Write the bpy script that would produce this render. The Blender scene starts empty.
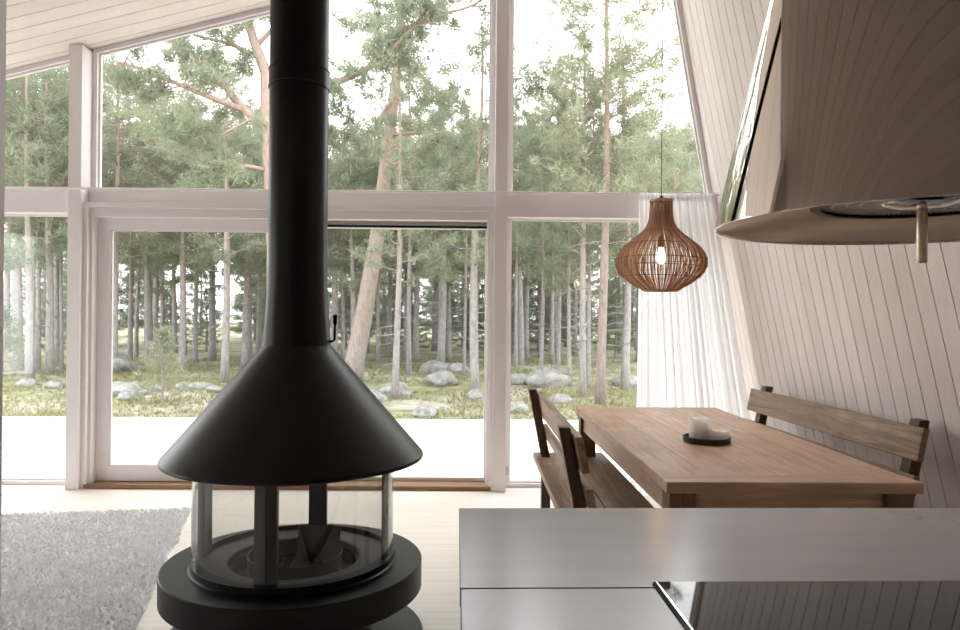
import bpy, math, random
from mathutils import Vector, Matrix, noise
R = math.radians
sc = bpy.context.scene
COL = sc.collection
random.seed(7)

# ------------------------------------------------------------------ mesh helper
class MB:
    def __init__(self): self.v = []; self.f = []
    def poly(self, vs, fs):
        o = len(self.v); self.v += [tuple(p) for p in vs]; self.f += [tuple(i + o for i in f) for f in fs]
    def box(self, x0, x1, y0, y1, z0, z1, M=None):
        vs = [Vector(p) for p in ((x0,y0,z0),(x1,y0,z0),(x1,y1,z0),(x0,y1,z0),(x0,y0,z1),(x1,y0,z1),(x1,y1,z1),(x0,y1,z1))]
        if M: vs = [M @ p for p in vs]
        self.poly(vs, [(0,3,2,1),(4,5,6,7),(0,1,5,4),(1,2,6,5),(2,3,7,6),(3,0,4,7)])
        return self
    def hexa(self, a, b):                      # two matching quads joined into a solid
        self.poly(list(a) + list(b), [(0,3,2,1),(4,5,6,7),(0,1,5,4),(1,2,6,5),(2,3,7,6),(3,0,4,7)]); return self
    def prism(self, pts, y0, y1):              # (x, z) polygon given depth in y
        n = len(pts)
        vs = [(x, y0, z) for x, z in pts] + [(x, y1, z) for x, z in pts]
        fs = [tuple(range(n)), tuple(range(2*n-1, n-1, -1))] + [(i, i+n, (i+1) % n + n, (i+1) % n) for i in range(n)]
        self.poly(vs, fs); return self
    def ring(self, outer, inner, y0, y1):      # frame between two (x, z) polygons
        n = len(outer)
        vs = [(x,y0,z) for x,z in outer]+[(x,y0,z) for x,z in inner]+[(x,y1,z) for x,z in outer]+[(x,y1,z) for x,z in inner]
        fs = []
        for i in range(n):
            j = (i+1) % n
            fs += [(i,j,n+j,n+i),(2*n+i,3*n+i,3*n+j,2*n+j),(i,2*n+i,2*n+j,j),(n+i,n+j,3*n+j,3*n+i)]
        self.poly(vs, fs); return self
    def lathe(self, prof, n=64, cx=0, cy=0, closed=False, cap=True):
        vs = []; m = len(prof)
        for i in range(n):
            a = 2*math.pi*i/n; c, s = math.cos(a), math.sin(a)
            vs += [(cx+r*c, cy+r*s, z) for r, z in prof]
        fs = []
        for i in range(n):
            j = (i+1) % n
            for k in range(m if closed else m-1):
                l = (k+1) % m
                fs.append((i*m+k, j*m+k, j*m+l, i*m+l))
        if cap and not closed:
            if prof[0][0] > 1e-6: fs.append(tuple(i*m for i in range(n))[::-1])
            if prof[-1][0] > 1e-6: fs.append(tuple(i*m+m-1 for i in range(n)))
        self.poly(vs, fs); return self
    def tube(self, path, rad, n=8, cap=True, loop=False):
        P = [Vector(p) for p in path]; m = len(P)
        if not isinstance(rad, (list, tuple)): rad = [rad]*m
        up = None; vs = []
        for i, p in enumerate(P):
            if loop: t = P[(i+1) % m] - P[i-1]
            else: t = P[min(i+1, m-1)] - P[max(i-1, 0)]
            t.normalize()
            if up is None:
                up = t.orthogonal().normalized()
            else:
                up = up - t*up.dot(t)
                up = up.normalized() if up.length > 1e-6 else t.orthogonal().normalized()
            b = t.cross(up)
            for k in range(n):
                a = 2*math.pi*k/n
                vs.append(p + (up*math.cos(a) + b*math.sin(a))*rad[i])
        fs = []
        for i in range(m if loop else m-1):
            q = (i+1) % m
            for k in range(n):
                l = (k+1) % n
                fs.append((i*n+k, i*n+l, q*n+l, q*n+k))
        if cap and not loop: fs += [tuple(range(n))[::-1], tuple((m-1)*n+k for k in range(n))]
        self.poly(vs, fs); return self
    def build(self, name, mat, parent=None, smooth=None, bevel=0, seg=2, loc=None):
        me = bpy.data.meshes.new(name); me.from_pydata(self.v, [], self.f); me.update()
        o = bpy.data.objects.new(name, me); COL.objects.link(o)
        if mat: me.materials.append(mat)
        if smooth:
            for p in me.polygons: p.use_smooth = True
            if smooth is not True: 
                try: me.set_sharp_from_angle(angle=R(smooth))
                except Exception: pass
        if bevel:
            b = o.modifiers.new('bevel', 'BEVEL'); b.width = bevel; b.segments = seg; b.limit_method = 'ANGLE'; b.angle_limit = R(40)
        if parent: o.parent = parent
        if loc: o.location = loc
        return o

def tag(o, label, cat, group=None, kind=None):
    o['label'] = label; o['category'] = cat
    if group: o['group'] = group
    if kind: o['kind'] = kind
    return o
def thing(name, label, cat, loc=(0,0,0), rz=0, group=None):
    o = bpy.data.objects.new(name, None); COL.objects.link(o); o.empty_display_size = .1
    o.location = loc; o.rotation_euler = (0,0,rz)
    return tag(o, label, cat, group)
def struct(o):
    o['kind'] = 'structure'; return o
def sempty(name):
    o = bpy.data.objects.new(name, None); COL.objects.link(o); o.empty_display_size = .1
    return struct(o)
def copy_tree(o, parent=None):
    c = o.copy(); COL.objects.link(c)
    if parent: c.parent = parent
    for ch in list(o.children): copy_tree(ch, c)
    return c

# ------------------------------------------------------------------ materials
class N:
    def __init__(self, name):
        self.m = bpy.data.materials.new(name); self.m.use_nodes = True
        self.t = self.m.node_tree; self.t.nodes.clear()
        self.out = self.t.nodes.new('ShaderNodeOutputMaterial')
    def n(self, typ, **kw):
        o = self.t.nodes.new('ShaderNode'+typ)
        for k, v in kw.items():
            if k.startswith('i_'): o.inputs[k[2:].replace('_',' ')].default_value = v
            else: setattr(o, k, v)
        return o
    def l(self, a, b): self.t.links.new(a, b)
    def coords(self, scale=(1,1,1), kind='Object'):
        tc = self.n('TexCoord'); mp = self.n('Mapping'); mp.inputs['Scale'].default_value = scale
        self.l(tc.outputs[kind], mp.inputs['Vector']); return mp.outputs[0]
    def noise(self, vec, scale=1, detail=4, rough=.55, dist=0):
        x = self.n('TexNoise'); x.inputs['Scale'].default_value = scale; x.inputs['Detail'].default_value = detail
        x.inputs['Roughness'].default_value = rough; x.inputs['Distortion'].default_value = dist
        if vec: self.l(vec, x.inputs['Vector'])
        return x.outputs[0]
    def ramp(self, fac, stops):
        r = self.n('ValToRGB'); e = r.color_ramp.elements
        while len(e) < len(stops): e.new(.5)
        for q, (p, c) in zip(e, stops): q.position = p; q.color = (*c, 1) if len(c) == 3 else c
        self.l(fac, r.inputs[0]); return r.outputs[0]
    def mix(self, fac, a, b, mode='MIX'):
        x = self.n('Mix'); x.data_type = 'RGBA'; x.blend_type = mode
        for s, v in ((x.inputs[0], fac), (x.inputs[6], a), (x.inputs[7], b)):
            if hasattr(v, 'links'): self.l(v, s)
            elif isinstance(v, (int, float)): s.default_value = v
            else: s.default_value = (*v, 1)
        return x.outputs[2]
    def math(self, op, a, b=0, clamp=False):
        x = self.n('Math', operation=op); x.use_clamp = clamp
        for s, v in ((x.inputs[0], a), (x.inputs[1], b)):
            if hasattr(v, 'links'): self.l(v, s)
            else: s.default_value = v
        return x.outputs[0]
    def bsdf(self, col, rough=.5, metal=0, spec=.5, bump=None, bstr=.2, bdist=.01, **kw):
        b = self.n('BsdfPrincipled')
        for nm, v in (('Base Color', col), ('Roughness', rough), ('Metallic', metal), ('Specular IOR Level', spec)):
            s = b.inputs[nm]
            if hasattr(v, 'links'): self.l(v, s)
            elif isinstance(v, (int, float)): s.default_value = v
            else: s.default_value = (*v, 1)
        for k, v in kw.items(): b.inputs[k.replace('_',' ')].default_value = v
        if bump is not None:
            u = self.n('Bump'); u.inputs['Strength'].default_value = bstr; u.inputs['Distance'].default_value = bdist
            self.l(bump, u.inputs['Height']); self.l(u.outputs[0], b.inputs['Normal'])
        return b.outputs[0]
    def done(self, sh): self.l(sh, self.out.inputs['Surface']); return self.m

def m_plain(name, col, rough=.5, metal=0, spec=.5, var=.0, scale=6):
    k = N(name)
    if var:
        nz = k.noise(k.coords(), scale, 5)
        c = k.ramp(nz, [(.3, tuple(x*(1-var) for x in col)), (.7, tuple(min(1, x*(1+var)) for x in col))])
    else: c = col
    return k.done(k.bsdf(c, rough, metal, spec))

def m_boards(name, light, dark, grain, knots=True, rough=.6, isl=.1):      # limed softwood boards
    k = N(name); v = k.coords(grain)
    g = k.noise(v, 1, 6, .6, .6)
    c = k.ramp(g, [(.25, dark), (.6, light)])
    if knots:
        vo = k.n('TexVoronoi'); vo.inputs['Scale'].default_value = 3.6; k.l(k.coords((1,1,1)), vo.inputs['Vector'])
        kn = k.ramp(vo.outputs['Distance'], [(.0, (1,1,1)), (.055, (0,0,0))])
        c = k.mix(k.math('MULTIPLY', kn, .35), c, tuple(x*.5 for x in dark))
    geo = k.n('NewGeometry')
    f = k.math('ADD', k.math('MULTIPLY', geo.outputs['Random Per Island'], isl), 1-isl)
    c = k.mix(1.0, c, f, 'MULTIPLY')
    return k.done(k.bsdf(c, rough, 0, .35, bump=g, bstr=.08, bdist=.004))

def m_wood(name, c0, c1, c2, grain, rough=.5, isl=.35, spec=.4):         # oiled reclaimed timber
    k = N(name); v = k.coords(grain)
    g = k.noise(v, 1, 8, .65, 1.2)
    c = k.ramp(g, [(.28, c0), (.5, c1), (.72, c2)])
    b = k.noise(k.coords((1,1,1)), 5, 3)
    c = k.mix(k.ramp(b, [(.4, (0,0,0)), (.75, (.55,.55,.55))]), c, c0)
    geo = k.n('NewGeometry')
    f = k.math('ADD', k.math('MULTIPLY', geo.outputs['Random Per Island'], isl), 1-isl*.6)
    c = k.mix(1.0, c, f, 'MULTIPLY')
    return k.done(k.bsdf(c, rough, 0, spec, bump=g, bstr=.25, bdist=.004))

def m_glass(name, tint=(.98,.99,.985), ior=1.45, boost=1.0):
    k = N(name)
    tr = k.n('BsdfTransparent'); tr.inputs[0].default_value = (*tint, 1)
    gl = k.n('BsdfGlossy'); gl.inputs['Roughness'].default_value = 0.0
    lw = k.n('LayerWeight'); f0 = ((ior-1)/(ior+1))**2
    fr = k.math('ADD', k.math('MULTIPLY', k.math('POWER', lw.outputs['Facing'], 5), 1-f0), f0)
    mx = k.n('MixShader'); k.l(k.math('MULTIPLY', fr, boost, True), mx.inputs[0]); k.l(tr.outputs[0], mx.inputs[1]); k.l(gl.outputs[0], mx.inputs[2])
    return k.done(mx.outputs[0])

M = {}
M['paint'] = m_plain('white_paint', (.80,.765,.768), .45, var=.02, scale=3)
M['paint_warm'] = m_plain('warm_white_paint', (.77,.73,.715), .42, var=.02, scale=3)
M['ceil'] = m_boards('limed_ceiling_boards', (.86,.80,.765), (.78,.72,.68), (2,22,22))
M['wall'] = m_boards('limed_wall_boards', (.74,.675,.645), (.665,.60,.57), (26,26,2.2))
M['groove'] = m_plain('groove_backing_timber', (.15,.10,.07), .8)  # dark brown backing that shows in the gaps between boards
M['kitchen'] = m_boards('kitchen_wall_boards', (.78,.70,.64), (.70,.62,.56), (26,26,2.0))
k = N('whitewashed_floor')
v = k.coords((1,1,1))
br = k.n('TexBrick'); br.offset = .37; br.inputs['Scale'].default_value = 1
for nm, val in (('Mortar Size', .0016), ('Brick Width', 2.4), ('Row Height', .19), ('Bias', 0)): br.inputs[nm].default_value = val
br.inputs['Color1'].default_value = (.80,.745,.68,1); br.inputs['Color2'].default_value = (.85,.80,.745,1); br.inputs['Mortar'].default_value = (.55,.48,.41,1)
k.l(v, br.inputs['Vector'])
g = k.noise(k.coords((1.2,26,1)), 1, 6, .6, .6)
c = k.mix(.35, br.outputs[0], k.ramp(g, [(.3, (.66,.58,.50)), (.62, (.90,.86,.81))]), 'MIX')
M['floor'] = k.done(k.bsdf(c, .38, 0, .45, bump=g, bstr=.05, bdist=.003))
M['black'] = m_plain('matt_black_steel', (.0045,.0045,.0055), .36, 0, .2, var=.15, scale=30)
M['black_in'] = m_plain('sooty_black_steel', (.005,.005,.005), .7, 0, .15)
k = N('hearth_plate_steel')
g = k.noise(k.coords(), 8, 5)
M['hearth'] = k.done(k.bsdf(k.ramp(g, [(.3, (.045,.044,.042)), (.7, (.065,.063,.06))]), .55, 0, .4))
M['stovepost'] = m_plain('dark_bronze_steel', (.06,.045,.036), .35, .6)
M['sglass'] = m_glass('stove_glass', (.90,.90,.89), 1.5, 1.0)
M['glass'] = m_glass('window_glass')
M['steel'] = m_plain('brushed_steel', (.62,.60,.57), .32, 1, var=.06, scale=12)
k = N('polished_steel')
M['mirror'] = k.done(k.bsdf((.71,.65,.60), .045, 1))
k = N('brushed_bronze_steel')
g = k.noise(k.coords((3,3,60)), 3, 4)
M['bronze'] = k.done(k.bsdf(k.ramp(g, [(.3, (.80,.66,.50)), (.7, (.92,.80,.64))]), .26, 1))
k = N('worktop_metal')
g = k.noise(k.coords((2,9,1)), 1.3, 2, .45, 0)
g2 = k.noise(k.coords((1,1,1)), 2.5, 4)
c = k.ramp(g, [(.2, (.32,.31,.335)), (.8, (.37,.358,.382))])
M['worktop'] = k.done(k.bsdf(c, k.ramp(k.math('ADD', k.math('MULTIPLY', g, .5), k.math('MULTIPLY', g2, .5)), [(.2, (.21,.21,.21)), (.8, (.26,.26,.26))]), .5, .5))
M['cabinet'] = m_plain('grey_cabinet_lacquer', (.34,.33,.33), .5, var=.03)
M['hob'] = m_plain('black_ceramic_glass', (.006,.006,.007), .03, 0, .3)
M['rim'] = m_plain('bevelled_steel_rim', (.8,.8,.8), .12, 1)
M['oak'] = m_wood('threshold_oak', (.20,.105,.055), (.32,.175,.095), (.40,.24,.14), (2,40,40), .45)
M['table'] = m_wood('table_timber', (.34,.20,.125), (.58,.36,.235), (.72,.50,.36), (28,2.0,28), .38, .22, .5)
M['tablex'] = m_wood('table_cross_timber', (.33,.19,.115), (.55,.335,.215), (.69,.47,.33), (2,28,28), .38, .2, .5)
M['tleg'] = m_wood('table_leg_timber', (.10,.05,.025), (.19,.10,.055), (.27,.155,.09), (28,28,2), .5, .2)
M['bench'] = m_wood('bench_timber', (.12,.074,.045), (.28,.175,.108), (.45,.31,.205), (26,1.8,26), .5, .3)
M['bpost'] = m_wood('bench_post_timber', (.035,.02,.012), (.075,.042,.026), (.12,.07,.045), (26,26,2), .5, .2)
M['wax'] = m_plain('white_wax', (.95,.94,.91), .35, 0, .4)
M['wax'].node_tree.nodes['Principled BSDF'].inputs['Subsurface Weight'].default_value = 1
M['wax'].node_tree.nodes['Principled BSDF'].inputs['Subsurface Radius'].default_value = (.05,.045,.04); M['wax'].node_tree.nodes['Principled BSDF'].inputs['Subsurface Scale'].default_value = .9
M['tray'] = m_plain('black_lacquer_tray', (.012,.012,.013), .4)
M['wick'] = m_plain('burnt_wick', (.02,.018,.015), .9)
k = N('rattan')
rnd = k.n('NewGeometry').outputs['Random Per Island']
c = k.ramp(rnd, [(0, (.42,.22,.115)), (.5, (.64,.37,.21)), (1, (.80,.52,.33))])
d = k.bsdf(c, .5); tl = k.n('BsdfTranslucent'); k.l(c, tl.inputs[0]); mx = k.n('MixShader'); mx.inputs[0].default_value = .2
k.l(d, mx.inputs[1]); k.l(tl.outputs[0], mx.inputs[2]); M['rattan'] = k.done(mx.outputs[0])
M['rattan_dark'] = m_plain('rattan_hoop', (.16,.08,.042), .6)
M['cord'] = m_plain('dark_cord', (.05,.045,.04), .6)
M['socket'] = m_plain('brown_lamp_socket', (.12,.07,.04), .4)
k = N('bulb_glow'); em = k.n('Emission'); em.inputs[0].default_value = (1,.62,.28,1); em.inputs[1].default_value = 9; M['bulb'] = k.done(em.outputs[0])
k = N('sheer_curtain')
w = k.n('TexWave'); w.inputs['Scale'].default_value = 60; w.inputs['Distortion'].default_value = .3
k.l(k.coords((1,1,1)), w.inputs['Vector'])
df = k.n('BsdfDiffuse'); df.inputs[0].default_value = (.90,.90,.91,1)
tl = k.n('BsdfTranslucent'); tl.inputs[0].default_value = (.93,.93,.94,1)
tp = k.n('BsdfTransparent')
a = k.n('MixShader'); a.inputs[0].default_value = .55; k.l(df.outputs[0], a.inputs[1]); k.l(tl.outputs[0], a.inputs[2])
b = k.n('MixShader'); b.inputs[0].default_value = .07; k.l(a.outputs[0], b.inputs[1]); k.l(tp.outputs[0], b.inputs[2])
M['curtain'] = k.done(b.outputs[0])
k = N('rug_pile')
geo = k.n('NewGeometry')
nz = k.noise(k.coords(), 9, 3)
c = k.ramp(k.math('ADD', k.math('MULTIPLY', geo.outputs['Random Per Island'], .6), k.math('MULTIPLY', nz, .4)), [(.1, (.74,.735,.745)), (.9, (.93,.925,.93))])
M['rug'] = k.done(k.bsdf(c, .9, 0, .1))
# outdoors
k = N('bleached_deck')
br = k.n('TexBrick'); br.inputs['Scale'].default_value = 1
for nm, val in (('Mortar Size', .005), ('Brick Width', 6), ('Row Height', .13)): br.inputs[nm].default_value = val
br.inputs['Color1'].default_value = (.66,.61,.55,1); br.inputs['Color2'].default_value = (.72,.67,.61,1); br.inputs['Mortar'].default_value = (.3,.26,.22,1)
k.l(k.coords(), br.inputs['Vector']); M['deck'] = k.done(k.bsdf(br.outputs[0], .6))
k = N('forest_floor')
n1 = k.noise(k.coords(), .55, 6, .6); n2 = k.noise(k.coords(), 3.5, 6, .65)
c1 = k.ramp(n2, [(.3, (.10,.11,.055)), (.5, (.18,.185,.098)), (.7, (.27,.25,.155))])
c2 = k.ramp(n2, [(.3, (.22,.20,.16)), (.7, (.38,.36,.31))])
c = k.mix(k.ramp(n1, [(.45, (0,0,0)), (.62, (1,1,1))]), c1, c2)
M['ground'] = k.done(k.bsdf(c, .95, 0, .1, bump=n2, bstr=.6, bdist=.1))
k = N('lichen_rock')
n1 = k.noise(k.coords(), 4, 7, .65); n2 = k.noise(k.coords(), 14, 4)
c = k.ramp(n1, [(.3, (.14,.14,.13)), (.5, (.235,.235,.225)), (.68, (.34,.34,.32))])
c = k.mix(k.ramp(n2, [(.55, (0,0,0)), (.7, (.6,.6,.6))]), c, (.14,.15,.09))
M['rock'] = k.done(k.bsdf(c, .9, 0, .2, bump=n2, bstr=.5, bdist=.05))
def m_needles(name, a, b, trans=.35):
    k = N(name)
    oi = k.n('ObjectInfo'); geo = k.n('NewGeometry')
    f = k.math('ADD', k.math('MULTIPLY', geo.outputs['Random Per Island'], .65), k.math('MULTIPLY', oi.outputs['Random'], .35))
    nz = k.noise(k.coords((1,1,1)), 1.1, 3, .6)
    f = k.math('ADD', k.math('MULTIPLY', f, .45), k.math('MULTIPLY', k.math('SUBTRACT', nz, .25), 1.1), True)
    c = k.ramp(f, [(0, a), (1, b)])
    d = k.n('BsdfDiffuse'); k.l(c, d.inputs[0]); t = k.n('BsdfTranslucent'); k.l(c, t.inputs[0])
    mx = k.n('MixShader'); mx.inputs[0].default_value = trans; k.l(d.outputs[0], mx.inputs[1]); k.l(t.outputs[0], mx.inputs[2])
    return k.done(mx.outputs[0])
M['needle'] = m_needles('pine_needles', (.12,.15,.10), (.39,.42,.30))
M['needle_y'] = m_needles('pale_pine_needles', (.16,.185,.12), (.43,.44,.31))
M['needle_d'] = m_needles('spruce_needles', (.15,.175,.125), (.31,.34,.25))  # colour lifted to stand in for haze over the far forest
M['tuft'] = m_needles('undergrowth_leaves', (0.136,0.147,0.072), (0.368,0.328,0.200))
def m_bark(name, low, high, z0, z1):
    k = N(name); tc = k.n('TexCoord'); sp = k.n('SeparateXYZ'); k.l(tc.outputs['Object'], sp.inputs[0])
    mr = k.n('MapRange'); mr.inputs[1].default_value = z0; mr.inputs[2].default_value = z1; k.l(sp.outputs[2], mr.inputs[0])
    nz = k.noise(k.coords((14,14,4)), 1.6, 5, .65)
    lo = k.ramp(nz, [(.3, tuple(x*.55 for x in low)), (.65, low)]); hi = k.ramp(nz, [(.3, tuple(x*.65 for x in high)), (.65, high)])
    return k.done(k.bsdf(k.mix(mr.outputs[0], lo, hi), .9, 0, .15, bump=nz, bstr=.5, bdist=.03))
M['bark'] = m_bark('pine_bark', (.33,.31,.305), (.36,.275,.23), 1.5, 5.5)  # lightened as well, haze between the trunks is put into the colour
M['bark_h'] = m_bark('slender_pine_bark', (.27,.23,.215), (.28,.20,.165), .5, 5)
M['bark_red'] = m_bark('red_pine_bark', (.34,.29,.275), (.36,.265,.22), .5, 5)

# ------------------------------------------------------------------ camera
H = 1.32
def setup_camera():
    yaw, roll, pit = .0111, .0082, .0028
    cy, sy = math.cos(yaw), math.sin(yaw); c, s = math.cos(roll), math.sin(roll)
    f = Vector((sy*math.cos(pit), cy*math.cos(pit), math.sin(pit)))
    r0 = Vector((cy, -sy, 0)); u0 = Vector((-sy*math.sin(pit), -cy*math.sin(pit), math.cos(pit)))
    r = c*r0 + s*u0; u = -s*r0 + c*u0
    cam = bpy.data.cameras.new('camera'); o = bpy.data.objects.new('camera', cam); COL.objects.link(o)
    m = Matrix((r, u, -f)).transposed().to_4x4(); m.translation = (0,0,H)
    o.matrix_world = m
    cam.sensor_width = 36; cam.lens = 27; cam.clip_start = .02; cam.clip_end = 500
    sc.camera = o
setup_camera()

# ------------------------------------------------------------------ the room
YB, YG, YW = -3.0, 5.63, 5.70          # back wall, glass plane, outer face
XL = -5.3
def ceil_z(x): return 3.185 + .26*(x + 3.628)
def wall_x(z): return 2.26 - .172*z
ZC = 4.512; XC = wall_x(ZC)

mb = MB(); mb.box(XL-.1, 2.45, YB-.1, YW+.02, -.1, 0); struct(mb.build('floor', M['floor']))
# boarded ceiling: planks follow the roof slope
mb = MB()
y = YB
while y < YW - 1e-3:
    y1 = min(y+.152, YW)
    a = [(XL-.1,y+.004,ceil_z(XL-.1)),(XC+.02,y+.004,ceil_z(XC+.02)),(XC+.02,y1-.004,ceil_z(XC+.02)),(XL-.1,y1-.004,ceil_z(XL-.1))]
    mb.hexa(a, [(p[0],p[1],p[2]+.02) for p in a]); y = y1
ce = struct(mb.build('ceiling', M['ceil']))
mb = MB()
a = [(XL-.2,YB-.1,ceil_z(XL-.2)+.022),(XC+.4,YB-.1,ceil_z(XC+.4)+.022),(XC+.4,YW+.05,ceil_z(XC+.4)+.022),(XL-.2,YW+.05,ceil_z(XL-.2)+.022)]
mb.hexa(a, [(p[0],p[1],p[2]+.15) for p in a]); mb.build('roof_deck', M['groove'], ce)
# leaning boarded wall on the right; the boards rake slightly along the slope
mb = MB(); rake = .10; w = .122
y = YB - .6
while y < YW + .05:
    def P(yy, z, off): 
        q = min(max(yy + rake*(z-1.3), YB), YW); return (wall_x(z)+off, q, z)
    ya, yb = y+.0032, y+w-.0032
    quad = []
    if not (P(ya,0,0)[1] == P(yb,0,0)[1] and P(ya,ZC,0)[1] == P(yb,ZC,0)[1]):
        a = [P(ya,-.02,0),P(yb,-.02,0),P(yb,ZC,0),P(ya,ZC,0)]
        mb.hexa(a, [(p[0]+.018,p[1],p[2]) for p in a])
    y += w
wr = struct(mb.build('wall_right', M['wall']))
mb = MB()
a = [(wall_x(-.1)+.02,YB-.1,-.1),(wall_x(-.1)+.02,YW+.02,-.1),(wall_x(ZC+.1)+.02,YW+.02,ZC+.1),(wall_x(ZC+.1)+.02,YB-.1,ZC+.1)]
mb.hexa(a, [(p[0]+.15,p[1],p[2]) for p in a]); mb.build('wall_backing', M['groove'], wr)
# left wall, kitchen back wall, short partition
WL0, WL1, WLT = 2.3, 3.9, 2.3
mb = MB(); mb.box(XL-.12, XL, YB-.1, WL0, 0, ceil_z(XL)).box(XL-.12, XL, WL1, YW, 0, ceil_z(XL)).box(XL-.12, XL, WL0, WL1, WLT, ceil_z(XL))
struct(mb.build('wall_left', M['paint']))
def boarded(name, x0, x1, yf, d, mat):      # boards on a wall that faces +y (d=1) or -y (d=-1)
    mb = MB(); x = x0
    while x < x1 - 1e-3:
        xe = min(x+.13, x1)
        pts = [(x+.0025,0),(xe-.0025,0),(xe-.0025,ceil_z(xe)-.004),(x+.0025,ceil_z(x)-.004)]
        if wall_x(pts[2][1]) > xe: mb.prism(pts, yf-.018*d, yf)
        else: mb.prism([(min(px, wall_x(pz)), pz) for px, pz in ((pts[0][0],0),(pts[1][0],0),(pts[1][0],max(0,(2.26-xe)/.172)),(pts[0][0],min(pts[3][1],(2.26-pts[0][0])/.172)))], yf-.018*d, yf)
        x = xe
    return struct(mb.build(name, mat))
wb = boarded('wall_back', XL, 2.24, YB, 1, M['kitchen'])
mb = MB(); mb.prism([(XL-.1,0),(2.26,0),(XC,ZC),(XL-.1,ceil_z(XL-.1))], YB-.10, YB-.02); mb.build('wall_backing', M['groove'], wb)
ZL, YL = 2.20, 1.66                         # boarded underside of the loft over the kitchen
mb = MB(); y = YB
while y < YL - 1e-3:
    y1 = min(y+.122, YL); xr = wall_x(ZL)
    mb.box(XL, xr, y+.0025, y1-.0025, ZL, ZL+.02); y = y1
lk = struct(mb.build('ceiling_kitchen', M['wall']))
mb = MB(); mb.box(XL, wall_x(ZL+.2), YB, YL-.02, ZL+.0205, ZL+.2).build('loft_deck', M['groove'], lk)
MB().box(XL, wall_x(ZL+.24), YL-.018, YL+.004, ZL-.002, ZL+.24).build('loft_fascia', M['paint'], lk)
mb = MB(); mb.box(-1.95, -1.066, 1.56, 1.65, 0, ZL); pw = struct(mb.build('wall_partition', M['paint_warm']))

# ------------------------------------------------------------------ glazed front
def inset(pts, d):                          # convex polygon, counter-clockwise
    n = len(pts); out = []
    for i in range(n):
        a, b, c = Vector(pts[i-1]), Vector(pts[i]), Vector(pts[(i+1) % n])
        e1, e2 = (b-a).normalized(), (c-b).normalized()
        n1, n2 = Vector((-e1.y, e1.x)), Vector((-e2.y, e2.x))
        t = (n1+n2); t = t/ (t.dot(n1))
        out.append(tuple(b + t*d))
    return out
PL0, PL1, PR0, PR1 = -3.041, -2.943, .166, .264       # the two posts
struct(MB().box(PL0, PL1, 5.435, YW, 0, ceil_z(PL0)+.005).build('trim_1', M['paint'], bevel=.003))
struct(MB().box(PR0, PR1, 5.435, YW, 0, ceil_z(PR0)+.005).build('trim_2', M['paint'], bevel=.003))
def window(name, pts, w=.035, y0=5.585, y1=5.67):
    e = sempty(name)
    MB().ring(pts, inset(pts, w), y0, y1).build('window_frame', M['paint'], e, bevel=.003)
    MB().ring(inset(pts, w-.002), inset(pts, w+.012), y0+.03, y0+.05).build('glazing_bead', M['paint'], e)
    MB().prism(inset(pts, w-.006), YG-.003, YG+.003).build('pane', M['glass'], e)
    return e
ZT0, ZT1 = 2.09, 2.285; ZW0, ZW1 = 2.115, 2.24
window('window_1', [(XL,0.0),(PL0,0.0),(PL0,ZW0),(XL,ZW0)], .03)
window('window_2', [(XL,ZW1),(PL0,ZW1),(PL0,ceil_z(PL0)),(XL,ceil_z(XL))])
window('window_3', [(PL1,ZW1),(PR0,ZW1),(PR0,ceil_z(PR0)),(PL1,ceil_z(PL1))])
window('window_4', [(PR1,0.0),(wall_x(0),0.0),(wall_x(ZW0),ZW0),(PR1,ZW0)], .03)
window('window_5', [(PR1,ZW1),(wall_x(ZW1),ZW1),(XC,ZC),(PR1,ceil_z(PR1))])
struct(MB().box(XL, PL0, 5.53, YW, ZT0, ZT1).build('trim_3', M['paint'], bevel=.004))
struct(MB().box(PL1, PR0, 5.545, YW, 2.165, ZT1).build('trim_4', M['paint'], bevel=.004))
mb = MB(); mb.prism([(PR1,ZT0),(wall_x(ZT0),ZT0),(wall_x(ZT1),ZT1),(PR1,ZT1)], 5.53, YW); struct(mb.build('trim_5', M['paint'], bevel=.004))
# unseen window added in the left wall to brighten the room
e6 = sempty('added_light_window'); e6.location = (XL-.03,0,0); e6.rotation_euler = (0,0,R(90))
pts = [(WL0,.0),(WL1,.0),(WL1,WLT),(WL0,WLT)]
mb = MB(); mb.ring(pts, inset(pts,.05), -.03, .06).box((WL0+WL1)/2-.04,(WL0+WL1)/2+.04,-.03,.06,.04,WLT-.04); mb.build('window_frame', M['paint'], e6, bevel=.003)
MB().prism(inset(pts,.04), .012, .018).build('pane', M['glass'], e6)
# sliding door
d1 = sempty('door_1')
mb = MB()
mb.ring([(PL1,0),(PR0,0),(PR0,2.165),(PL1,2.165)], [(PL1+.035,.0),(PR0-.03,.0),(PR0-.03,2.125),(PL1+.035,2.125)], 5.465, 5.69)
mb.ring([(PL1+.033,.0),(PR0-.028,.0),(PR0-.028,2.127),(PL1+.033,2.127)], [(PL1+.058,.0),(PR0-.052,.0),(PR0-.052,2.058),(PL1+.058,2.058)], 5.50, 5.69)
mb.build('door_frame', M['paint_warm'], d1, bevel=.003)
MB().box(PL1+.02, PR0-.015, 5.462, 5.66, 0.002, .034).build('threshold', M['oak'], d1, bevel=.003)
lf = [(-2.902,.036),(-1.30,.036),(-1.30,2.066),(-2.902,2.066)]
li = [(-2.790,.145),(-1.41,.145),(-1.41,1.974),(-2.790,1.974)]
leaf = MB().ring(lf, li, 5.575, 5.632).build('sliding_leaf', M['paint'], d1, bevel=.004)
MB().ring([(-2.791,.144),(-1.409,.144),(-1.409,1.975),(-2.791,1.975)], [(-2.777,.158),(-1.423,.158),(-1.423,1.961),(-2.777,1.961)], 5.585, 5.60).build('glazing_bead', M['paint'], leaf)
MB().prism([(-2.792,.143),(-1.408,.143),(-1.408,1.976),(-2.792,1.976)], 5.603, 5.609).build('pane', M['glass'], leaf)
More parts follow.
